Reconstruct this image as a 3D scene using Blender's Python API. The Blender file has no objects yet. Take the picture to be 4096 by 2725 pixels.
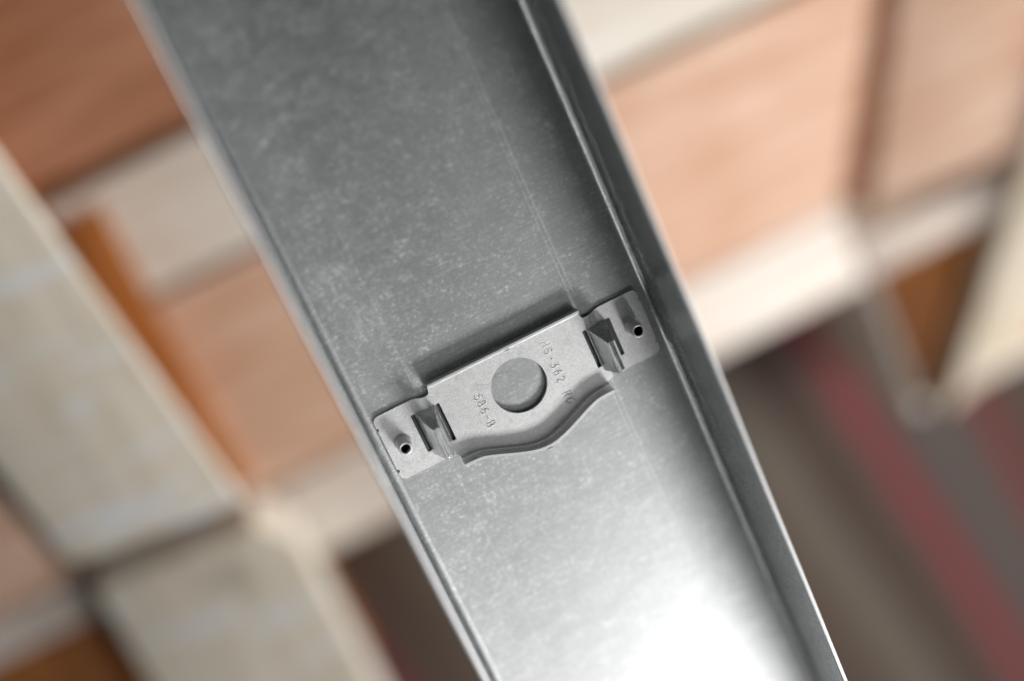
import bpy, math, random
from mathutils import Vector, Matrix, geometry
random.seed(7)
R_ = math.radians
sc = bpy.context.scene
col = sc.collection

# ------------------------------------------------------------------ frame of reference
# lengths below are in millimetres in the stud's own axes (x across the web, y along the stud,
# z away from the web, z = 0 on the web's inner face); WEB is the web's height above the floor
MM = 0.001
WEB = 0.400
def W3(x, y, z):
    return Vector((x * MM, y * MM, z * MM + WEB))

# ------------------------------------------------------------------ camera
def cam_matrix(rx, ry, rz):
    return Matrix.Rotation(rz, 3, 'Z') @ Matrix.Rotation(ry, 3, 'Y') @ Matrix.Rotation(rx, 3, 'X')
cam = bpy.data.cameras.new('camera')
cam.lens = 55.0
cam.sensor_width = 36.0
cam.sensor_fit = 'HORIZONTAL'
cam.clip_start = 0.02
cam.clip_end = 50.0
cam_o = bpy.data.objects.new('camera', cam)
col.objects.link(cam_o)
CR = cam_matrix(-0.25920883, -0.21214786, -0.41958825)
CP = W3(-32.43485, 152.84176, 419.86585)
cam_o.matrix_world = Matrix.Translation(CP) @ CR.to_4x4()
cam.dof.use_dof = True
cam.dof.focus_distance = (W3(0, 0, 3.5) - CP).dot(CR @ Vector((0, 0, -1)))
cam.dof.aperture_fstop = 1.75
cam.dof.aperture_blades = 0
sc.camera = cam_o

# ------------------------------------------------------------------ light
world = bpy.data.worlds.new('World')
sc.world = world
world.use_nodes = True
bg = world.node_tree.nodes['Background']
bg.inputs[0].default_value = (0.92, 0.96, 1.0, 1)
bg.inputs[1].default_value = 0.035

def area(name, pos, target, sx, sy, power, colr):
    l = bpy.data.lights.new(name, 'AREA')
    l.shape = 'RECTANGLE'; l.size = sx; l.size_y = sy; l.energy = power; l.color = colr
    o = bpy.data.objects.new(name, l)
    col.objects.link(o)
    o.location = pos
    o.rotation_euler = (Vector(target) - Vector(pos)).to_track_quat('-Z', 'Y').to_euler()
    return o
area('work_light', W3(135, -590, 420), W3(0, 0, 0), 0.20, 0.13, 3.4, (1.0, 0.99, 0.975))
area('side_fill', W3(3300, -300, 900), W3(0, 0, -250), 2.4, 1.2, 230.0, (1.0, 0.97, 0.93))  # unseen fill, added to brighten the background boards
area('overhead_fill', W3(520, -560, 1050), W3(520, -560, 0), 0.70, 0.80, 2.0, (1.0, 0.99, 0.975))  # unseen overhead panel, added to lift the grey of the web

vs = sc.view_settings
vs.view_transform = 'Standard'
vs.look = 'None'
vs.exposure = 0.0
vs.gamma = 1.0
vs.use_curve_mapping = False
sc.render.engine = 'CYCLES'
sc.cycles.max_bounces = 8
sc.cycles.use_denoising = True
sc.cycles.sample_clamp_indirect = 6.0

# ------------------------------------------------------------------ helpers
def tag(o, label=None, cat=None, group=None, kind=None):
    if label: o['label'] = label
    if cat: o['category'] = cat
    if group: o['group'] = group
    if kind: o['kind'] = kind
    return o

def empty(name, loc):
    o = bpy.data.objects.new(name, None)
    o.empty_display_size = 0.01
    col.objects.link(o)
    o.location = loc
    return o

def mesh_obj(name, verts, faces, mat, parent=None, loc=None, smooth=True, angle=32):
    """verts in mm, local to the parent (or to loc)."""
    me = bpy.data.meshes.new(name)
    me.from_pydata([(v[0] * MM, v[1] * MM, v[2] * MM) for v in verts], [], faces)
    me.validate()
    me.update()
    if smooth:
        me.polygons.foreach_set('use_smooth', [True] * len(me.polygons))
        me.set_sharp_from_angle(angle=R_(angle))
    me.materials.append(mat)
    o = bpy.data.objects.new(name, me)
    col.objects.link(o)
    if parent is not None:
        o.parent = parent
    elif loc is not None:
        o.location = loc
    return o

class NT:
    """short-hand for building node materials"""
    def __init__(self, name):
        self.m = bpy.data.materials.new(name)
        self.m.use_nodes = True
        self.t = self.m.node_tree
        self.b = self.t.nodes['Principled BSDF']
        tc = self.t.nodes.new('ShaderNodeTexCoord')
        mp = self.t.nodes.new('ShaderNodeMapping')
        mp.inputs['Scale'].default_value = (1000, 1000, 1000)      # texture space in millimetres
        self.t.links.new(tc.outputs['Object'], mp.inputs['Vector'])
        self.mm = mp.outputs[0]
    def link(self, a, b): self.t.links.new(a, b)
    def val(self, sock, v):
        if isinstance(v, bpy.types.NodeSocket): self.t.links.new(v, sock)
        else: sock.default_value = v
    def mapped(self, scale, rot=(0, 0, 0), loc=(0, 0, 0)):
        n = self.t.nodes.new('ShaderNodeMapping')
        n.inputs['Scale'].default_value = scale; n.inputs['Rotation'].default_value = rot
        n.inputs['Location'].default_value = loc
        self.link(self.mm, n.inputs['Vector']); return n.outputs[0]
    def noise(self, vec, scale=1.0, detail=3, rough=0.5, dist=0.0):
        n = self.t.nodes.new('ShaderNodeTexNoise')
        n.inputs['Scale'].default_value = scale; n.inputs['Detail'].default_value = detail
        n.inputs['Roughness'].default_value = rough; n.inputs['Distortion'].default_value = dist
        self.link(vec, n.inputs['Vector']); return n.outputs['Fac']
    def ramp(self, fac, a, b, va=0.0, vb=1.0, smooth=True):
        n = self.t.nodes.new('ShaderNodeMapRange')
        n.interpolation_type = 'SMOOTHSTEP' if smooth else 'LINEAR'
        self.val(n.inputs['Value'], fac)
        n.inputs['From Min'].default_value = a; n.inputs['From Max'].default_value = b
        n.inputs['To Min'].default_value = va; n.inputs['To Max'].default_value = vb
        return n.outputs[0]
    def math(self, op, a, b=None, c=None):
        n = self.t.nodes.new('ShaderNodeMath'); n.operation = op
        self.val(n.inputs[0], a)
        if b is not None: self.val(n.inputs[1], b)
        if c is not None: self.val(n.inputs[2], c)
        return n.outputs[0]
    def mix(self, fac, a, b):
        n = self.t.nodes.new('ShaderNodeMix'); n.data_type = 'RGBA'
        self.val(n.inputs['Factor'], fac)
        for s, v in ((n.inputs['A'], a), (n.inputs['B'], b)):
            for i in n.inputs:
                pass
        ia = [i for i in n.inputs if i.name == 'A' and i.type == 'RGBA'][0]
        ib = [i for i in n.inputs if i.name == 'B' and i.type == 'RGBA'][0]
        self.val(ia, a if isinstance(a, bpy.types.NodeSocket) else (*a, 1))
        self.val(ib, b if isinstance(b, bpy.types.NodeSocket) else (*b, 1))
        return [o for o in n.outputs if o.type == 'RGBA'][0]
    def xyz(self):
        n = self.t.nodes.new('ShaderNodeSeparateXYZ'); self.link(self.mm, n.inputs[0]); return n.outputs
    def dist(self, p):
        n = self.t.nodes.new('ShaderNodeVectorMath'); n.operation = 'DISTANCE'
        self.link(self.mm, n.inputs[0]); n.inputs[1].default_value = p
        return n.outputs['Value']
    def bump(self, h, dist_mm, strength=1.0):
        n = self.t.nodes.new('ShaderNodeBump')
        n.inputs['Strength'].default_value = strength
        n.inputs['Distance'].default_value = dist_mm * MM
        self.link(h, n.inputs['Height']); return n
    def set(self, **k):
        names = dict(color='Base Color', rough='Roughness', metal='Metallic', spec='Specular IOR Level', normal='Normal',
                     aniso='Anisotropic', coat='Coat Weight')
        for a, v in k.items():
            if a == 'color' and not isinstance(v, bpy.types.NodeSocket): v = (*v, 1)
            self.val(self.b.inputs[names[a]], v)

# ------------------------------------------------------------------ materials
def galvanised(name, web=True):
    n = NT(name)
    cloud = n.noise(n.mapped((0.7, 1.0, 1)), 0.16, 3, 0.6)
    flake = n.noise(n.mapped((0.8, 1.0, 1)), 1.1, 6, 0.7, 0.3)
    vo = n.t.nodes.new('ShaderNodeTexVoronoi'); vo.inputs['Scale'].default_value = 1.7
    vd = n.t.nodes.new('ShaderNodeVectorMath'); vd.operation = 'MULTIPLY_ADD'
    nz = n.t.nodes.new('ShaderNodeTexNoise'); nz.inputs['Scale'].default_value = 1.6; nz.inputs['Detail'].default_value = 3
    n.link(n.mm, nz.inputs['Vector']); n.link(nz.outputs['Color'], vd.inputs[0]); vd.inputs[1].default_value = (1.3, 1.3, 1.3)
    n.link(n.mapped((0.72, 1.0, 1.0)), vd.inputs[2]); n.link(vd.outputs[0], vo.inputs['Vector'])
    sep = n.t.nodes.new('ShaderNodeSeparateColor'); n.link(vo.outputs['Color'], sep.inputs[0])
    crystal = n.ramp(sep.outputs[0], 0.55, 1.0)
    vo2 = n.t.nodes.new('ShaderNodeTexVoronoi'); vo2.inputs['Scale'].default_value = 0.42
    n.link(vd.outputs[0], vo2.inputs['Vector'])
    sep2 = n.t.nodes.new('ShaderNodeSeparateColor'); n.link(vo2.outputs['Color'], sep2.inputs[0])
    crystal = n.math('MULTIPLY', n.math('ADD', crystal, n.math('MULTIPLY', sep2.outputs[1], 0.22)), n.ramp(sep2.outputs[0], 0.0, 1.0, 0.55, 1.15))
    fine = n.noise(n.mapped((0.7, 1.1, 1)), 2.4, 6, 0.8)
    streak = n.noise(n.mapped((0.07, 1.9, 1.0)), 1.0, 5, 0.65)
    scr = n.noise(n.mapped((1.1, 0.035, 1.0), rot=(0, 0, 0.5)), 1.0, 4, 0.75)
    broad = n.noise(n.mapped((1, 1, 1)), 0.05, 2, 0.5)
    f = n.math('ADD', n.math('MULTIPLY', crystal, n.ramp(flake, 0.38, 0.62, 0.10, 0.85)), n.math('MULTIPLY', n.ramp(fine, 0.48, 0.68, smooth=False), 0.60))
    f = n.math('MULTIPLY', f, n.ramp(cloud, 0.30, 0.66, 0.55, 1.15))
    f = n.math('ADD', f, n.math('MULTIPLY', n.ramp(scr, 0.63, 0.70), 0.5))
    if web:
        xw = n.math('ADD', n.xyz()[0], n.math('MULTIPLY', n.math('SUBTRACT', cloud, 0.5), 0.5))
        for cx_, w_, k_ in ((23.9, 0.35, 0.7), (25.3, 0.40, 1.0), (-27.0, 0.35, 0.4)):
            ln = n.ramp(n.math('ABSOLUTE', n.math('SUBTRACT', xw, cx_)), 0.0, w_, 1.0, 0.0)
            ln = n.math('MULTIPLY', ln, n.ramp(fine, 0.36, 0.62, 0.1, 1.0))
            f = n.math('ADD', f, n.math('MULTIPLY', ln, k_))
    s = n.ramp(streak, 0.35, 0.70)
    c = n.mix(f, (0.47, 0.485, 0.492), (0.80, 0.81, 0.815))
    c = n.mix(n.math('MULTIPLY', s, 0.45), c, (0.38, 0.39, 0.395))
    r0 = 0.40 if web else 0.24
    r = n.math('ADD', n.math('MULTIPLY', f, 0.16 if web else 0.03), r0)
    r = n.math('ADD', r, n.math('MULTIPLY', s, 0.07))
    r = n.math('ADD', r, n.math('MULTIPLY', n.math('SUBTRACT', cloud, 0.5), 0.05))
    metal = 1.0
    if web:
        x, y, z = n.xyz()
        # rubbed swirls left of the score line
        for cx, cy, rad in ((-30.5, 36.0, 8.5), (-33.5, 50.0, 8.0)):
            d = n.dist((cx - 4, cy + 2, 0))
            arcw = n.noise(n.mapped((0.5, 0.16, 1), rot=(0, 0, 0.35)), 1.0, 4, 0.7, 1.2)
            m = n.ramp(n.math('ADD', n.dist((cx, cy, 0)), n.math('MULTIPLY', cloud, 6.0)), 3.5, rad + 3.0, 1.0, 0.0)
            m = n.math('MULTIPLY', m, n.ramp(arcw, 0.42, 0.62))
            m = n.math('MULTIPLY', m, n.ramp(fine, 0.3, 0.6))
            r = n.math('ADD', r, n.math('MULTIPLY', m, 0.14))
            c = n.mix(n.math('MULTIPLY', m, 0.45), c, (0.80, 0.82, 0.83))
        # black dirt specks, thickest along the clip's upper edge and by the right-hand bend
        specks = n.noise(n.mapped((1, 1, 1)), 2.7, 3, 0.75)
        near = n.math('MULTIPLY', n.ramp(y, 13.0, 26.0, 1.0, 0.0), n.ramp(y, 8.0, 13.0))
        patch = n.ramp(n.dist((23.0, 17.5, 0)), 1.0, 6.5, 1.0, 0.0)
        bend = n.math('MULTIPLY', n.ramp(x, 30, 41), n.ramp(y, -60.0, 10.0))
        amt = n.math('MAXIMUM', n.math('MULTIPLY', near, 0.75), patch)
        amt = n.math('MAXIMUM', amt, n.math('MULTIPLY', bend, 0.7))
        th = n.math('SUBTRACT', 0.86, n.math('MULTIPLY', amt, 0.275))
        dirt = n.ramp(n.math('SUBTRACT', specks, th), 0.0, 0.035)
        c = n.mix(dirt, c, (0.03, 0.032, 0.03))
        metal = n.math('SUBTRACT', 1.0, dirt)
        r = n.math('MAXIMUM', r, n.math('MULTIPLY', dirt, 0.8))
    if not web:
        cut = n.ramp(n.xyz()[2], 44.3, 44.5)
        r = n.math('ADD', r, n.ramp(n.xyz()[2], 0.0, 4.0, 0.24, 0.0))
        r = n.math('ADD', r, n.math('MULTIPLY', cut, 0.30))
        c = n.mix(cut, c, (0.50, 0.51, 0.52))
    h = n.math('ADD', n.math('MULTIPLY', streak, 0.6), n.math('MULTIPLY', fine, 0.25))
    b1 = n.bump(h, 0.030)
    b2 = n.bump(broad, 0.10)
    n.link(b2.outputs[0], b1.inputs['Normal'])
    n.set(color=c, rough=r, metal=metal, normal=b1.outputs[0])
    return n.m

def clip_metal(name, polished=False):
    n = NT(name)
    g = n.noise(n.mapped((1, 1, 1)), 2.6, 3, 0.7)
    big = n.noise(n.mapped((1, 1, 1)), 0.35, 3, 0.6)
    pits = n.noise(n.mapped((1, 1, 1)), 1.5, 3, 0.65)
    c = n.mix(n.ramp(g, 0.3, 0.7), (0.74, 0.745, 0.75), (0.97, 0.972, 0.975))
    c = n.mix(n.math('MULTIPLY', n.ramp(big, 0.5, 0.7), 0.18), c, (0.44, 0.44, 0.445))
    c = n.mix(n.ramp(pits, 0.73, 0.78), c, (0.06, 0.06, 0.06))
    if polished:
        n.set(color=c, rough=n.ramp(g, 0.3, 0.7, 0.24, 0.36), metal=1.0, normal=n.bump(g, 0.010).outputs[0])
    else:
        n.set(color=c, rough=n.ramp(g, 0.3, 0.7, 0.38, 0.50), metal=0.86, normal=n.bump(g, 0.05).outputs[0])
    return n.m

def wood(name, dark, mid, light, axis='x', grain=1.0, knots=(), smears=False, seed=0.0):
    n = NT(name)
    st = (0.010, 0.13, 0.13) if axis == 'x' else (0.13, 0.010, 0.13)
    v = n.mapped(st, loc=(seed, seed * 1.7, seed * 0.3))
    a = n.noise(v, 1.0, 4, 0.6, 0.6)
    bfine = n.noise(n.mapped((st[0] * 4, st[1] * 5, 0.5)), 1.0, 3, 0.6)
    big = n.noise(n.mapped((0.012, 0.012, 0.012), loc=(seed, 0, 0)), 1.0, 2, 0.5)
    f = n.math('ADD', n.math('MULTIPLY', a, grain), n.math('MULTIPLY', big, 0.4))
    c = n.mix(n.ramp(f, 0.48, 0.88), dark, light)
    c = n.mix(0.30, c, mid)
    c = n.mix(n.math('MULTIPLY', n.ramp(bfine, 0.55, 0.75), 0.25), c, dark)
    for kx, ky, kr in knots:
        d = n.dist((kx, ky, 0))
        m = n.ramp(d, kr * 0.4, kr * 1.6, 0.75, 0.0)
        c = n.mix(m, c, (dark[0] * 0.75, dark[1] * 0.6, dark[2] * 0.5))
    if smears:
        s = n.noise(n.mapped((0.016, 0.085, 0.1), rot=(0, 0, 0.05), loc=(3.1, 0.2, 0)), 1.0, 2, 0.5, 0.8)
        c = n.mix(n.ramp(s, 0.56, 0.64, 0.0, 0.8), c, (0.58, 0.60, 0.63))
        s2 = n.noise(n.mapped((0.03, 0.03, 0.03), loc=(9.1, 4.2, 0)), 1.0, 2, 0.5)
        c = n.mix(n.math('MULTIPLY', n.ramp(s2, 0.60, 0.75), 0.35), c, (0.10, 0.095, 0.085))
    n.set(color=c, rough=0.62, metal=0.0, spec=0.3, normal=n.bump(bfine, 0.4).outputs[0])
    return n.m

M_web = galvanised('galvanised_web', True)
M_flange = galvanised('galvanised_flange', False)
M_clip = clip_metal('clip_grained_steel')
M_strap = clip_metal('clip_burnished_steel', True)
n = NT('bridge_steel')
g = n.noise(n.mapped((1, 0.15, 1)), 1.6, 3, 0.6)
n.set(color=n.mix(g, (0.60, 0.61, 0.62), (0.84, 0.85, 0.86)), rough=n.ramp(g, 0.3, 0.7, 0.24, 0.36), metal=0.85, normal=n.bump(g, 0.004).outputs[0])
M_bridge = n.m
n = NT('sheared_bright_edge')
g = n.noise(n.mapped((1, 1, 0.3)), 3.0, 3, 0.7)
n.set(color=n.mix(g, (0.62, 0.62, 0.63), (0.92, 0.92, 0.92)), rough=0.42, metal=0.65, normal=n.bump(g, 0.02).outputs[0])
M_cut = n.m
n = NT('recess_shade_steel')  # shade inside bores and slots, painted as a dark tone
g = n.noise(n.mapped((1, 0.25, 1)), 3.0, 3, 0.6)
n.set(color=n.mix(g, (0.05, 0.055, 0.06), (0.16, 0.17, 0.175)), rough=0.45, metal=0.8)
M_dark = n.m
n = NT('gap_shade_charcoal')  # tone of the sheet that replaces the crate's shadow gap
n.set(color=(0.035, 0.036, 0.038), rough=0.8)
M_gap_shade = n.m
M_salmon = wood('salmon_pine', (0.52, 0.27, 0.155), (0.67, 0.42, 0.30), (0.74, 0.55, 0.44), knots=((140, -25, 9),), seed=1.3)
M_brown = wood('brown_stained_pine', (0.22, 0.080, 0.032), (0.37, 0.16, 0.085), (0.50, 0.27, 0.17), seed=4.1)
M_cream = wood('cream_pine', (0.60, 0.52, 0.42), (0.72, 0.67, 0.60), (0.80, 0.77, 0.73), seed=7.7)
M_pale = wood('pale_planed_pine', (0.66, 0.54, 0.46), (0.77, 0.69, 0.62), (0.83, 0.79, 0.74), seed=2.9)
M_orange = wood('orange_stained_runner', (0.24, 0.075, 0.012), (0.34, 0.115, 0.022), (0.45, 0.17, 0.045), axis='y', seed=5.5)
M_shell = wood('plywood_side_shade', (0.12, 0.036, 0.004), (0.17, 0.055, 0.008), (0.25, 0.09, 0.02), axis='y', seed=6.1)  # shade on the crate's side is put into this dark orange
M_beige2 = wood('warm_cream_pine', (0.56, 0.45, 0.32), (0.66, 0.57, 0.45), (0.74, 0.68, 0.58), axis='y', seed=8.2)
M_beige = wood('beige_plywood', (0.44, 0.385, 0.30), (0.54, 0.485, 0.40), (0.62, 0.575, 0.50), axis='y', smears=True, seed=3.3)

# ------------------------------------------------------------------ floor and rug
n = NT('dark_floor')
fl = n.noise(n.mapped((0.02, 0.004, 0.02)), 1.0, 4, 0.6)
n.set(color=n.mix(fl, (0.05, 0.035, 0.028), (0.11, 0.085, 0.07)), rough=0.7)
M_floor = n.m
n = NT('striped_weave')
x, y, z = n.xyz()
wv = n.noise(n.mapped((0.5, 0.5, 0.5)), 1.0, 3, 0.7)
pile = n.noise(n.mapped((0.02, 0.02, 0.02)), 1.0, 2, 0.5)
u = n.math('ADD', n.math('ADD', x, n.math('MULTIPLY', y, 0.188)), n.math('MULTIPLY', n.math('SUBTRACT', pile, 0.5), 10.0))
PER = 190.0
u = n.math('FLOORED_MODULO', n.math('SUBTRACT', u, 75.0), PER)
cr = n.t.nodes.new('ShaderNodeValToRGB')
stops = [(0, (0.105, 0.078, 0.062)), (14, (0.15, 0.125, 0.10)), (32, (0.155, 0.135, 0.115)), (41, (0.075, 0.050, 0.040)), (58, (0.085, 0.060, 0.050)),
         (70, (0.115, 0.085, 0.078)), (78, (0.23, 0.045, 0.050)), (86, (0.23, 0.045, 0.050)), (95, (0.10, 0.080, 0.075)), (120, (0.115, 0.10, 0.095)),
         (136, (0.105, 0.078, 0.068)), (143, (0.19, 0.046, 0.050)), (150, (0.19, 0.046, 0.050)), (158, (0.09, 0.065, 0.055)), (190, (0.105, 0.078, 0.062))]
while len(cr.color_ramp.elements) < len(stops): cr.color_ramp.elements.new(0.5)
for e, (p, c) in zip(cr.color_ramp.elements, stops):
    e.position = p / PER; e.color = (*[q * 0.95 for q in c], 1)
n.link(n.math('DIVIDE', u, PER), cr.inputs[0])
n.set(color=n.mix(n.math('MULTIPLY', wv, 0.35), cr.outputs[0], (0.05, 0.04, 0.035)), rough=0.9, spec=0.1, normal=n.bump(wv, 1.0).outputs[0])
M_rug = n.m

def slab(name, pts, z0, z1, mat, parent=None, loc=None, bevel=0.0):
    """prism over an outline (mm), slightly rounded along its upper rim when bevel > 0"""
    k = len(pts)
    cx = sum(p[0] for p in pts) / k; cy = sum(p[1] for p in pts) / k
    v = [(x, y, z0) for x, y in pts]
    rings = 1
    if bevel > 0:
        def inset(d):
            out = []
            for i in range(k):
                p0, p1, p2 = Vector(pts[i - 1]), Vector(pts[i]), Vector(pts[(i + 1) % k])
                e1 = (p1 - p0).normalized(); e2 = (p2 - p1).normalized()
                n1 = Vector((-e1.y, e1.x)); n2 = Vector((-e2.y, e2.x))
                nn = (n1 + n2); nn = nn / max(0.2, nn.dot(n1))
                q = p1 + nn * d
                out.append((q.x, q.y))
            return out
        v += [(x, y, z1 - bevel) for x, y in pts]
        v += [(x, y, z1 - bevel * 0.3) for x, y in inset(bevel * 0.3)]
        v += [(x, y, z1) for x, y in inset(bevel)]
        rings = 3
    else:
        v += [(x, y, z1) for x, y in pts]
    f = []
    for r in range(rings):
        for i in range(k):
            j = (i + 1) % k
            f.append((r * k + i, r * k + j, (r + 1) * k + j, (r + 1) * k + i))
    f.append(tuple(range(rings * k, rings * k + k)))
    f.append(tuple(reversed(range(k))))
    return mesh_obj(name, v, f, mat, parent, loc, angle=40)

FL = -WEB / MM           # floor level in stud millimetres
org = W3(0, 0, 0)
floor = slab('floor', [(-4000, -4000), (4000, -4000), (4000, 4000), (-4000, 4000)], FL - 20, FL, M_floor, loc=org)
tag(floor, kind='structure')
rug = slab('rug', [(-700, -1100), (900, -1100), (900, 500), (-700, 500)], FL + 0.2, FL + 6, M_rug, loc=org, bevel=2)
tag(rug, 'dark brown woven rug with dull red stripes beneath the timber', 'rug')

# ------------------------------------------------------------------ timber pallet behind the stud
RUG = FL + 6
pallet = empty('timber_pallet', W3(0, 0, RUG))
tag(pallet, 'blurred timber pallet of salmon, cream and brown boards behind the steel stud', 'pallet')
pz = RUG                                    # pallet children are local to its base
def plank(name, pts, top, thick, mat, label=None):
    o = slab(name, pts, top - thick - pz, top - pz, mat, pallet, bevel=1.5)
    if label: o['label'] = label
    return o
DECK = -260
plank('deck_board', [(-420, 79), (70, 79), (70, 200), (-420, 200)], DECK + 4, 22, M_brown, 'dark brown stained deck board')
plank('deck_board', [(78, 79), (420, 79), (420, 200), (78, 200)], DECK, 20, M_cream, 'cream deck board')
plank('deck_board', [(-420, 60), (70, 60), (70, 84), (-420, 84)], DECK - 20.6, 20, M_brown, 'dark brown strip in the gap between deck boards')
plank('deck_board', [(-420, 17), (330, 17), (330, 76), (-420, 66)], DECK, 20, M_cream, 'cream deck board')
plank('deck_board', [(-420, -85), (193, -88), (252, 12), (-420, 14)], DECK, 20, M_salmon, 'salmon deck board with a round knot')
plank('deck_board', [(207, -97), (420, -112), (420, 12), (266, 12)], DECK, 20, M_salmon, 'short salmon deck board')
plank('deck_board', [(-196, -130), (194, -130), (194, -91), (-196, -91)], DECK - 4, 18, M_pale, 'narrow pale deck board')
plank('deck_board', [(-420, -106), (-197, -106), (-197, -88), (-420, -88)], DECK - 4, 18, M_pale)
plank('deck_board', [(197, -129), (276, -129), (276, -114), (197, -110)], DECK - 4, 18, M_pale)
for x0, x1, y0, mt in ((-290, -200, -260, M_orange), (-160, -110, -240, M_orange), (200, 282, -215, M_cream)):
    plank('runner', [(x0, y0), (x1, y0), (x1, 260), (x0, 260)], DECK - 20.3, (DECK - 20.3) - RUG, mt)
plank('deck_board', [(193.6, -88), (206.4, -97), (265.4, 12), (252.6, 12)], DECK - 5, 15, M_brown, 'narrow brown filler strip between two salmon boards')
plank('deck_board', [(204, -206), (300, -206), (300, -132), (204, -132)], DECK - 14, 6, M_orange, 'dark orange offcut board on the runner')

# boards lying on the pallet
crate = empty('plywood_crate', W3(-150, 80, DECK + 0.2))
tag(crate, 'beige plywood crate with pale smears on its lid, standing left of the stud', 'crate')
def cl(p): return [(x + 150, y - 80) for x, y in p]
lid = [(-177, -50), (-107, -59), (-134, 190), (-203, 190)]
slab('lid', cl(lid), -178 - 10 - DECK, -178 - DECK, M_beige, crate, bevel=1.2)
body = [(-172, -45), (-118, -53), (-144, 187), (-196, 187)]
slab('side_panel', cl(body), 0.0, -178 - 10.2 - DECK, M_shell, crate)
gap_o = slab('gap_shade_sheet', [(-200, -76), (-128, -77), (-128, 27), (-150, 187), (-212, 187), (-210, -20)], DECK + 0.02, DECK + 0.19, M_gap_shade, loc=org)  # dark sheet added in place of shade under the crate's edges
tag(gap_o, 'thin charcoal sheet standing in for the shadow gap below the smeared plywood crate', 'mat')  # category 'mat' here means the added shade sheet, not a real mat
bx = slab('plywood_box', [(-183, -245), (-99.5, -245), (-98, -100), (-112, -84), (-183, -78)], DECK + 0.3, -216, M_beige, loc=org, bevel=2)
tag(bx, 'low beige plywood box at the bottom left, at the end of the smeared crate', 'box')
ts = slab('gap_shade_strip', [(-127, -80), (-109, -80), (-109, 62), (-127, 62)], DECK + 0.3, DECK + 4, M_orange, loc=org, bevel=1)  # added strip, its dark orange stands for shade in the gap
tag(ts, 'narrow dark orange strip standing in for the shade between the crate and the stud', 'shade strip')
db = slab('timber_offcut', [(204, -208), (262, -192), (420, -20), (350, -30)], DECK - 13.5, DECK + 6, M_beige2, loc=org, bevel=1.5)
tag(db, 'pale diagonal timber offcut resting on the pallet at the right', 'offcut')

# ------------------------------------------------------------------ steel stud
Y0, Y1 = -420.0, 300.0
TH = 1.2                    # sheet thickness
HF = 44.7                   # flange height
RBS = {-1: 3.0, 1: 1.9}      # inside bend radius of each side
XI = 45.0                   # inner face of the flanges
stud = empty('steel_stud', org)
tag(stud, 'long galvanised steel stud channel running diagonally across the picture', 'steel stud')
ys = [Y0 + (Y1 - Y0) * i / 72 for i in range(73)]

def sweep(name, prof, mat, parent, closed=True, wob=None, angle=28):
    v = []; f = []; k = len(prof)
    for y in ys:
        for (x, z) in prof:
            dx = wob(x, y, z) if wob else 0.0
            v.append((x + dx, y, z))
    for a in range(len(ys) - 1):
        for i in range(k if closed else k - 1):
            j = (i + 1) % k
            f.append((a * k + i, a * k + j, (a + 1) * k + j, (a + 1) * k + i))
    f.append(tuple(range(k))[::-1]); f.append(tuple((len(ys) - 1) * k + i for i in range(k)))
    return mesh_obj(name, v, f, mat, parent, angle=angle)

# web with two rolled score lines
def bumpy(x):
    z = 0.0
    for c, hgt, w in ((23.9, 0.012, 0.38), (25.3, 0.018, 0.38), (-27.0, 0.005, 0.5)):
        z += hgt * math.exp(-((x - c) / w) ** 2)
    return z
xs = [-(XI - RBS[-1])] + [i for i in range(-41, -28)] + [-28.5 + 0.2 * i for i in range(16)] + [i * 2.0 for i in range(-12, 12)] + [22.6 + 0.15 * i for i in range(27)] + list(range(27, 43)) + [XI - RBS[1]]
top = [(x, bumpy(x)) for x in xs]
prof = [(-(XI - RBS[-1]), -TH), (XI - RBS[1], -TH)] + [(x, z) for x, z in reversed(top)]
sweep('web', prof, M_web, stud)

def flange(sgn):
    RB = RBS[sgn]
    a = [(XI - RB, 0.0)]
    for i in range(1, 10):
        t = R_(90 * i / 9)
        a.append((XI - RB + RB * math.sin(t), RB - RB * math.cos(t)))
    # shallow rolled bead just above the bend, then the flat face
    a += [(XI - 0.02, 3.6), (XI - 0.20, 4.6), (XI - 0.30, 5.4), (XI - 0.20, 6.2), (XI - 0.02, 7.2), (XI - 0.08, 9.6), (XI + 0.02, 10.3), (XI - 0.10, 11.0), (XI - 0.24, 18.0), (XI - 0.30, 19.2), (XI - 0.26, 20.4), (XI - 0.14, 30.0), (XI - 0.07, 30.8), (XI - 0.12, 31.6), (XI + 0.02, HF - 0.25), (XI + 0.25, HF)]
    a += [(XI + TH - 0.25, HF), (XI + TH, HF - 0.25), (XI + TH, 20), (XI + TH, RB)]
    for i in range(8, -1, -1):
        t = R_(90 * i / 9)
        a.append((XI - RB + (RB + TH) * math.sin(t), RB - (RB + TH) * math.cos(t)))
    p = [(sgn * x, z) for x, z in a]
    if sgn > 0: p = p[::-1]
    def wob(x, y, z):
        k = max(0.0, z) / HF
        return sgn * k * (0.16 * math.sin(y * 0.021 + sgn) + 0.07 * math.sin(y * 0.083 + 2 * sgn))
    return sweep('flange', p, M_flange, stud, wob=wob)
flange(-1); flange(1)

# ------------------------------------------------------------------ bridging clip
clip = empty('bridging_clip', W3(0.1, -0.5, 0))
tag(clip, 'stamped grey steel clip with round hole and lettering fixed across the stud web', 'clip')
T, EZ, CT = 1.8, 1.0, 0.95          # plate top, ear top, sheet thickness
def sstep(a, b, x):
    t = min(1.0, max(0.0, (x - a) / (b - a))); return t * t * (3 - 2 * t)
def plate_z(x):
    return T + (EZ - T) * sstep(25.2, 28.6, abs(x))

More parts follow.
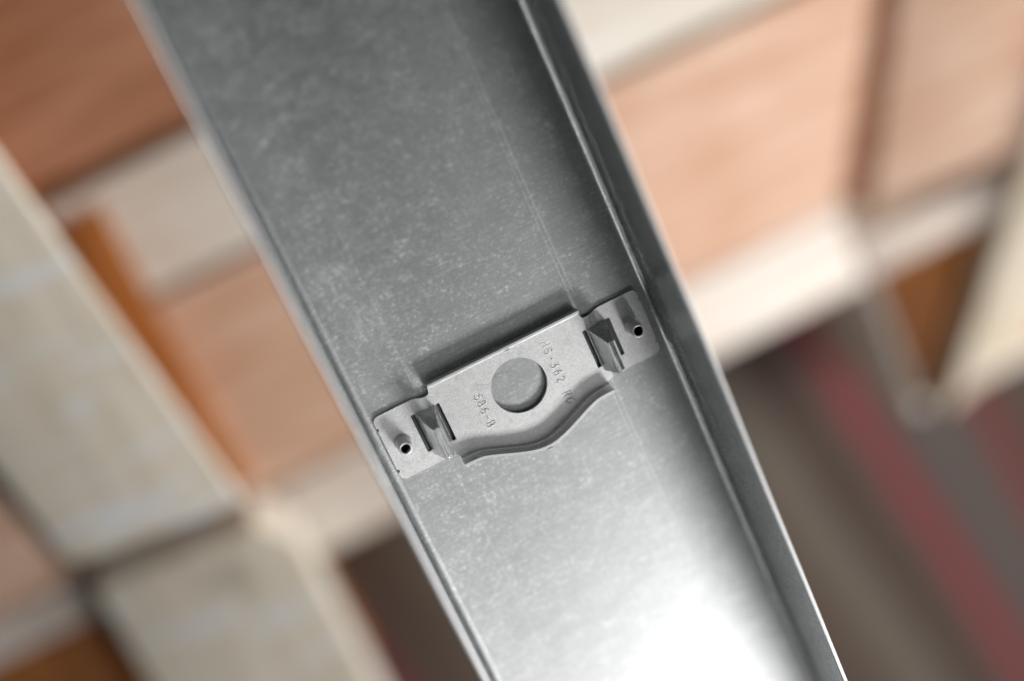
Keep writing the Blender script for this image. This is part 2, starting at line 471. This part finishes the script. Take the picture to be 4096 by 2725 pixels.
def chaikin(p, it):
    for _ in range(it):
        q = [p[0]]
        for a, b in zip(p[:-1], p[1:]):
            q += [(a[0] * .75 + b[0] * .25, a[1] * .75 + b[1] * .25), (a[0] * .25 + b[0] * .75, a[1] * .25 + b[1] * .75)]
        q.append(p[-1]); p = q
    return p
seam_low = chaikin([(-23.9, -11.1), (-20.5, -11.1), (-16.8, -11.5), (-5.6, -16.4), (0, -17.6), (5.6, -16.4), (16.8, -11.5), (20.5, -11.1), (23.9, -11.1)], 3)
seam_top = [(23.8 - 47.6 * i / 24, 11.4) for i in range(25)]
def arc(cx, cy, r, a0, a1, k=6):
    return [(cx + r * math.cos(R_(a0 + (a1 - a0) * i / k)), cy + r * math.sin(R_(a0 + (a1 - a0) * i / k))) for i in range(k + 1)]
out = []
out += arc(-39.9, -8.5, 1.9, 180, 270)
out += [(-35, -10.4), (-30, -10.4), (-28, -10.4), (-26.5, -10.5), (-25, -10.6)]
out += seam_low
out += [(25, -10.6), (26.5, -10.5), (28, -10.4), (30, -10.4), (35, -10.4)]
out += arc(39.9, -8.5, 1.9, 270, 360)
out += arc(41.8, -6.9, 0.55, 270, 90, 5)
out += [(41.8, 0)]
out += arc(41.8, 7.0, 0.5, 270, 90, 5)
out += arc(39.9, 8.5, 1.9, 0, 90)
out += [(35, 10.4), (30, 10.4), (28.6, 10.2), (27.2, 9.75), (26, 9.6)] + arc(25.0, 10.45, 0.85, 270, 180, 4)
out += seam_top
out += arc(-25.0, 10.45, 0.85, 0, -90, 4) + [(-26, 9.6), (-27.2, 9.75), (-28.6, 10.2), (-30, 10.4), (-35, 10.4)]
out += arc(-39.9, 8.5, 1.9, 90, 180)
out += arc(-41.8, 6.6, 0.5, 90, -90, 5)
out += [(-41.8, 0)]
out += arc(-41.8, -7.2, 0.55, 90, -90, 5)
ol = [out[0]]
for q in out[1:]:
    if (Vector(q) - Vector(ol[-1])).length > 0.05: ol.append(q)
out = ol
HR = 8.25
hole = [(HR * math.cos(2 * math.pi * i / 72), HR * math.sin(2 * math.pi * i / 72)) for i in range(72)]
def rect(x0, x1, y0, y1, r=0.35):
    return arc(x1 - r, y1 - r, r, 0, 90, 3) + arc(x0 + r, y1 - r, r, 90, 180, 3) + arc(x0 + r, y0 + r, r, 180, 270, 3) + arc(x1 - r, y0 + r, r, 270, 360, 3)
slots = []
for s in (-1, 1):
    for a, b in ((22.75, 24.05), (30.35, 31.65)):
        x0, x1 = sorted((s * a, s * b)); slots.append(rect(x0, x1, -6.1, 6.1))
BOSS = [(-36.85, 0.1), (36.9, 0.5)]
bosses = [[(bx_ + 2.6 * math.cos(2 * math.pi * i / 28), by_ + 2.6 * math.sin(2 * math.pi * i / 28)) for i in range(28)] for bx_, by_ in BOSS]
TXT = [(9.9, 13.5, -12.6, 9.6), (-13.9, -10.0, -8.0, 4.2)]      # lettering panels x0,x1,y0,y1
panels = [[(x0, y0), (x1, y0), (x1, y1), (x0, y1)] for x0, x1, y0, y1 in TXT]

def inside(p, poly):
    c = False; x, y = p; j = len(poly) - 1
    for i in range(len(poly)):
        xi, yi = poly[i]; xj, yj = poly[j]
        if (yi > y) != (yj > y) and x < (xj - xi) * (y - yi) / (yj - yi) + xi: c = not c
        j = i
    return c
holes = [hole] + slots + bosses + panels
vs2, ed = [], []
for loop in [out] + holes:
    b0 = len(vs2); k = len(loop)
    vs2 += [Vector(p) for p in loop]
    ed += [(b0 + i, b0 + (i + 1) % k) for i in range(k)]
nb = len(vs2)
gx = [-41 + i for i in range(17)] + [-25.2 - 0.34 * i for i in range(11)] + [i for i in range(-24, 25, 2)] + [25.2 + 0.34 * i for i in range(11)] + [25 + i for i in range(17)]
for x in gx:
    for i in range(-16, 11):
        p = (x + 0.013, i + 0.031)
        if inside(p, out) and not any(inside(p, h) for h in holes): vs2.append(Vector(p))
cdt = geometry.delaunay_2d_cdt(vs2, ed, [], 0, 1e-5)
cv, cf = cdt[0], cdt[2]
keep = []
for f in cf:
    c = sum((cv[i] for i in f), Vector((0, 0))) / len(f)
    if inside(c, out) and not any(inside(c, h) for h in holes): keep.append(list(f))
verts = [(v.x, v.y, plate_z(v.x)) for v in cv]
N0 = len(verts)
verts += [(v.x, v.y, plate_z(v.x) - CT) for v in cv]
faces = []
edge_count = {}
for f in keep:
    a, b, c = [cv[i] for i in f[:3]]
    if (b - a).cross(c - a) < 0: f.reverse()
    faces.append(tuple(f)); faces.append(tuple(N0 + i for i in reversed(f)))
    for i in range(len(f)):
        e = (f[i], f[(i + 1) % len(f)])
        edge_count[e] = 1
for (a, b) in list(edge_count):
    if (b, a) not in edge_count:
        m = (cv[a] + cv[b]) / 2
        onseam = (abs(m.y - 11.4) < 0.01 and abs(m.x) < 23.8) or any(x0 - .01 <= m.x <= x1 + .01 and y0 - .01 <= m.y <= y1 + .01 for x0, x1, y0, y1 in TXT)
        if not onseam: faces.append((a, N0 + a, N0 + b, b))
mesh_obj('plate', verts, faces, M_clip, clip, angle=35)

# upturned stiffening lips
def lip(name, seam, hgt, r):
    k = len(seam)
    prof = [(r * math.sin(R_(a)), T + r - r * math.cos(R_(a))) for a in range(0, 91, 15)]
    prof += [(r, T + hgt - 0.12), (r + 0.12, T + hgt), (r + CT - 0.15, T + hgt), (r + CT, T + hgt - 0.15), (r + CT, T + hgt - 0.40)]
    prof += [((r + CT) * math.sin(R_(a)), T + r - (r + CT) * math.cos(R_(a))) for a in range(90, -1, -15)]
    P = len(prof); v = []; f = []
    for i in range(k):
        a = Vector(seam[max(0, i - 1)]); b = Vector(seam[min(k - 1, i + 1)])
        d = (b - a).normalized(); nrm = Vector((d.y, -d.x))
        for o, z in prof:
            q = Vector(seam[i]) + nrm * o
            v.append((q.x, q.y, z))
    for i in range(k - 1):
        for j in range(P - 1):
            f.append((i * P + j, (i + 1) * P + j, (i + 1) * P + j + 1, i * P + j + 1))
    f.append(tuple(range(P))); f.append(tuple((k - 1) * P + j for j in reversed(range(P))))
    o = mesh_obj(name, v, f, M_clip, clip, angle=38)
    o.data.materials.append(M_cut)
    for p in o.data.polygons:
        if len(p.vertices) == 4 and all(v[i][2] > T + hgt - 0.45 for i in p.vertices): p.material_index = 1
    return o
lip_low = lip('wavy_lip', seam_low, 4.3, 1.3)
lip_top = lip('straight_lip', seam_top, 3.0, 1.1)
# little shear nibs in the middle of each lip's cut edge
for par, (x, y, z) in ((lip_low, (0.2, -17.6 - 1.3 - CT, T + 4.0)), (lip_top, (0.8, 11.4 + 0.9, T + 3.0))):
    vv = []; ff = []
    for i in range(9):
        t = math.pi * i / 8
        for zz in (-0.55, 0.30):
            vv.append((x - 0.75 * math.cos(t), y - 0.1 + 0.28 * math.sin(t) * (-1 if y < 0 else -1), z + zz))
    for i in range(8): ff.append((2 * i, 2 * i + 2, 2 * i + 3, 2 * i + 1))
    ff.append(tuple(range(0, 18, 2))[::-1]); ff.append(tuple(range(1, 18, 2)))
    mesh_obj('shear_nib', vv, ff, M_clip, par)

# screw bosses: drawn-up tubes with the bore's shade painted dark
for cx, cy in BOSS:
    pr = [(2.62, EZ - 0.05), (2.6, EZ), (2.4, EZ + 0.10), (2.2, EZ + 0.40), (2.1, EZ + 1.0), (2.02, EZ + 3.0), (1.98, EZ + 5.70), (1.93, EZ + 5.92), (1.80, EZ + 6.0), (1.45, EZ + 6.0),
          (1.36, EZ + 5.85), (1.34, EZ + 3.6), (1.30, EZ + 1.4), (0.85, EZ + 0.7), (0.0, EZ + 0.5)]
    k = 28; v = []; f = []
    for i, (r, z) in enumerate(pr):
        for a in range(k):
            t = 2 * math.pi * a / k
            wob = 1 + (0.03 * math.sin(2 * t + cx) if 5 < i < 13 else 0)
            v.append((cx + r * wob * math.cos(t), cy + r * wob * math.sin(t), z + (0.07 * math.sin(t * 2 + 1) if 5 < i < 10 else 0)))
    for i in range(len(pr) - 1):
        for a in range(k):
            b = (a + 1) % k
            f.append((i * k + a, i * k + b, (i + 1) * k + b, (i + 1) * k + a))
    boss = mesh_obj('screw_boss', v, f, M_clip, clip, angle=60)
    boss.data.materials.append(M_cut)
    for p in boss.data.polygons:
        if all(v[i][2] > EZ + 5.55 for i in p.vertices): p.material_index = 1
    v = []; f = []
    for r, z in ((1.33, EZ + 5.6), (1.28, EZ + 2.6), (0.8, EZ + 1.3), (0.0, EZ + 1.5)):
        for a in range(k):
            t = 2 * math.pi * a / k
            v.append((cx + r * math.cos(t), cy + r * math.sin(t), z))
    for i in range(3):
        for a in range(k):
            b = (a + 1) % k
            f.append((i * k + a, i * k + b, (i + 1) * k + b, (i + 1) * k + a))
    mesh_obj('bore', v, f, M_dark, boss, angle=60)

# raised lanced bridges between each pair of slots
def smin(vals, k=0.35):
    return -k * math.log(sum(math.exp(-v / k) for v in vals))
for cx in (-27.2, 27.2):
    nx, ny = 42, 90; v = []; f = []
    for j in range(ny + 1):
        y = 6.6 - 14.6 * j / ny
        for i in range(nx + 1):
            x = -3.2 + 6.4 * i / nx
            HB = 10.6
            xr = x - 0.45
            hip = (6.3 - y) / 2.9 * HB
            side = (3.2 - abs(x)) / (2.05 - (0.45 if x > 0 else -0.45)) * HB + 0.2
            back = (y + 7.6) / 0.9 * HB
            top_ = HB + 0.5 * min(abs(xr), 0.6)
            base = plate_z(cx + x) + 0.02
            zz = smin((hip, side, back, top_), 0.14)
            z = (plate_z(cx + x) if abs(y) > 6.0 else T - 0.9) - 0.9 * (abs(y) > 6.0) + max(0.0, zz)
            z = max(z, plate_z(cx + x) - 0.9)
            v.append((cx + x, y, z))
    for j in range(ny):
        for i in range(nx):
            a = j * (nx + 1) + i
            f.append((a, a + nx + 1, a + nx + 2, a + 1))
    # skirts down the two long sides so that the strap has thickness
    for i0 in (0, nx):
        b0 = len(v)
        for j in range(ny + 1):
            p = v[j * (nx + 1) + i0]; v.append((p[0], p[1], p[2] - 0.8))
        for j in range(ny):
            q = (j * (nx + 1) + i0, (j + 1) * (nx + 1) + i0, b0 + j + 1, b0 + j)
            f.append(q if i0 else q[::-1])
    mesh_obj('raised_bridge', v, f, M_bridge, clip, angle=50)

    # dark ledges standing in for the shade down in the two slots
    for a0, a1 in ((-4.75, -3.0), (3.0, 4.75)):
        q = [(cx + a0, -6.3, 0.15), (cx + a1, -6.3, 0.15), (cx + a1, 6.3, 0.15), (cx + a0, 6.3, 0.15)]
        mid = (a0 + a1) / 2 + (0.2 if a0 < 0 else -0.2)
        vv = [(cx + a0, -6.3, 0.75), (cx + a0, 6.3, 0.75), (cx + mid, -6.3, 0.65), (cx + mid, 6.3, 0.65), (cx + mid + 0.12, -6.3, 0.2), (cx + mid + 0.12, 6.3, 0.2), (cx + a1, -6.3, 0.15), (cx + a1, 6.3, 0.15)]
        mesh_obj('slot_shade', vv, [(0, 2, 3, 1), (2, 4, 5, 3), (4, 6, 7, 5)], M_dark, clip, angle=20)

# stamped lettering: shallow grooves pressed into panels of the plate's surface
def el(cx, cy, rx, ry, a0, a1, k=14):
    return [(cx + rx * math.cos(R_(a0 + (a1 - a0) * i / k)), cy + ry * math.sin(R_(a0 + (a1 - a0) * i / k))) for i in range(k + 1)]
G = {       # strokes in a 0.62 x 1 cell
    'H': [[(0.02, 0), (0.02, 1)], [(0.6, 0), (0.6, 1)], [(0.02, 0.5), (0.6, 0.5)]],
    'S': [el(0.31, 0.74, 0.29, 0.26, 30, 270, 12)[:] + el(0.31, 0.25, 0.30, 0.25, 90, -150, 12)],
    '-': [[(0.12, 0.45), (0.50, 0.45)]],
    '.': [[(0.29, 0.42), (0.33, 0.42)]],
    '3': [[(0.04, 1), (0.58, 1), (0.28, 0.60)] + el(0.28, 0.30, 0.31, 0.30, 90, -150, 12)],
    '6': [el(0.31, 0.30, 0.29, 0.30, 0, 360, 18), [(0.03, 0.34), (0.10, 0.66), (0.26, 0.90), (0.48, 1.0)]],
    '2': [el(0.30, 0.72, 0.28, 0.28, 160, -20, 12) + [(0.03, 0.0), (0.60, 0.0)]],
    'R': [[(0.04, 0), (0.04, 1), (0.36, 1)] + el(0.36, 0.76, 0.23, 0.24, 90, -90, 10) + [(0.04, 0.52)], [(0.34, 0.52), (0.60, 0)]],
    'G': [el(0.33, 0.5, 0.31, 0.5, 45, 320, 18) + [(0.60, 0.45), (0.36, 0.45)]],
    '5': [[(0.56, 1), (0.12, 1), (0.07, 0.58)] + el(0.29, 0.32, 0.31, 0.32, 115, -150, 14)],
    '8': [el(0.31, 0.27, 0.31, 0.27, 0, 360, 18), el(0.31, 0.78, 0.25, 0.22, 0, 360, 16)],
    'B': [[(0.04, 0), (0.04, 1), (0.34, 1)] + el(0.34, 0.77, 0.22, 0.23, 90, -90, 10) + el(0.34, 0.27, 0.27, 0.27, 90, -90, 10) + [(0.04, 0)], [(0.04, 0.54), (0.34, 0.54)]],
}
def lettering(text, pan, ystart, pitch, xbase, size):
    x0, x1, y0, y1 = pan
    segs = []
    for i, ch in enumerate(text):
        for st in G[ch]:
            pts = [(xbase + q[1] * size, ystart - i * pitch - (q[0] - 0.31) * size * 0.86) for q in st]
            segs += list(zip(pts[:-1], pts[1:]))
    step = 0.07
    nx = int(round((x1 - x0) / step)); ny = int(round((y1 - y0) / step))
    D = [[9.0] * (nx + 1) for _ in range(ny + 1)]
    hw = 0.55
    for (ax, ay), (bx_, by_) in segs:
        i0 = max(0, int((min(ax, bx_) - hw - x0) / (x1 - x0) * nx)); i1 = min(nx, int((max(ax, bx_) + hw - x0) / (x1 - x0) * nx) + 1)
        j0 = max(0, int((min(ay, by_) - hw - y0) / (y1 - y0) * ny)); j1 = min(ny, int((max(ay, by_) + hw - y0) / (y1 - y0) * ny) + 1)
        dx, dy = bx_ - ax, by_ - ay; L = max(dx * dx + dy * dy, 1e-9)
        for j in range(j0, j1 + 1):
            y = y0 + (y1 - y0) * j / ny
            for i in range(i0, i1 + 1):
                x = x0 + (x1 - x0) * i / nx
                t = max(0.0, min(1.0, ((x - ax) * dx + (y - ay) * dy) / L))
                d = math.hypot(x - ax - t * dx, y - ay - t * dy)
                if d < D[j][i]: D[j][i] = d
    v = []; f = []
    for j in range(ny + 1):
        for i in range(nx + 1):
            d = D[j][i]
            z = T - 0.21 * (1 - sstep(0.02, 0.175, d)) + 0.020 * math.exp(-((d - 0.25) / 0.08) ** 2)
            if i in (0, nx) or j in (0, ny): z = T
            v.append((x0 + (x1 - x0) * i / nx, y0 + (y1 - y0) * j / ny, z))
    for j in range(ny):
        for i in range(nx):
            a = j * (nx + 1) + i
            f.append((a, a + 1, a + nx + 2, a + nx + 1))
    return mesh_obj('stamped_lettering', v, f, M_clip, clip, angle=80)
lettering('HS-362.RG', TXT[0], 7.95, 2.37, 10.5, 2.35)
lettering('586-B', TXT[1], 2.62, 2.28, -13.2, 2.4)

# ------------------------------------------------------------------ lint fibres caught on the clip
n = NT('lint')
n.set(color=(0.75, 0.75, 0.74), rough=0.6)
M_lint = n.m
def fibre(pts, label, rad=0.032):
    p = [Vector(q) for q in chaikin3(pts, 3)]
    v = []; f = []; k = 5
    for i, q in enumerate(p):
        d = (p[min(i + 1, len(p) - 1)] - p[max(i - 1, 0)]).normalized()
        a = d.cross(Vector((0, 0, 1))).normalized(); b = a.cross(d)
        for j in range(k):
            t = 2 * math.pi * j / k
            w = q + (a * math.cos(t) + b * math.sin(t)) * rad
            v.append(tuple(w))
    for i in range(len(p) - 1):
        for j in range(k):
            m = (j + 1) % k
            f.append((i * k + j, i * k + m, (i + 1) * k + m, (i + 1) * k + j))
    o = mesh_obj('lint_fibre', v, f, M_lint, loc=org)
    return tag(o, label, 'fibre')
def chaikin3(p, it):
    for _ in range(it):
        q = [p[0]]
        for a, b in zip(p[:-1], p[1:]):
            q += [tuple(a[i] * .75 + b[i] * .25 for i in range(3)), tuple(a[i] * .25 + b[i] * .75 for i in range(3))]
        q.append(p[-1]); p = q
    return p
fibre([(-11.5, 5.4, 1.84), (-9.0, 4.6, 1.85), (-8.0, 3.8, 1.84), (-5.8, 2.2, 1.7), (-3.0, 2.8, 1.6), (-0.5, 1.8, 1.6), (2.0, 0.2, 1.4), (3.0, -1.0, 1.2)],
      'long pale lint fibre curling from the clip plate across the round hole')
fibre([(2.0, -4.0, 0.06), (2.2, -5.0, 0.06), (1.6, -6.2, 0.06), (1.2, -7.2, 0.06)], 'short pale lint fibre in the shaded edge of the round hole')
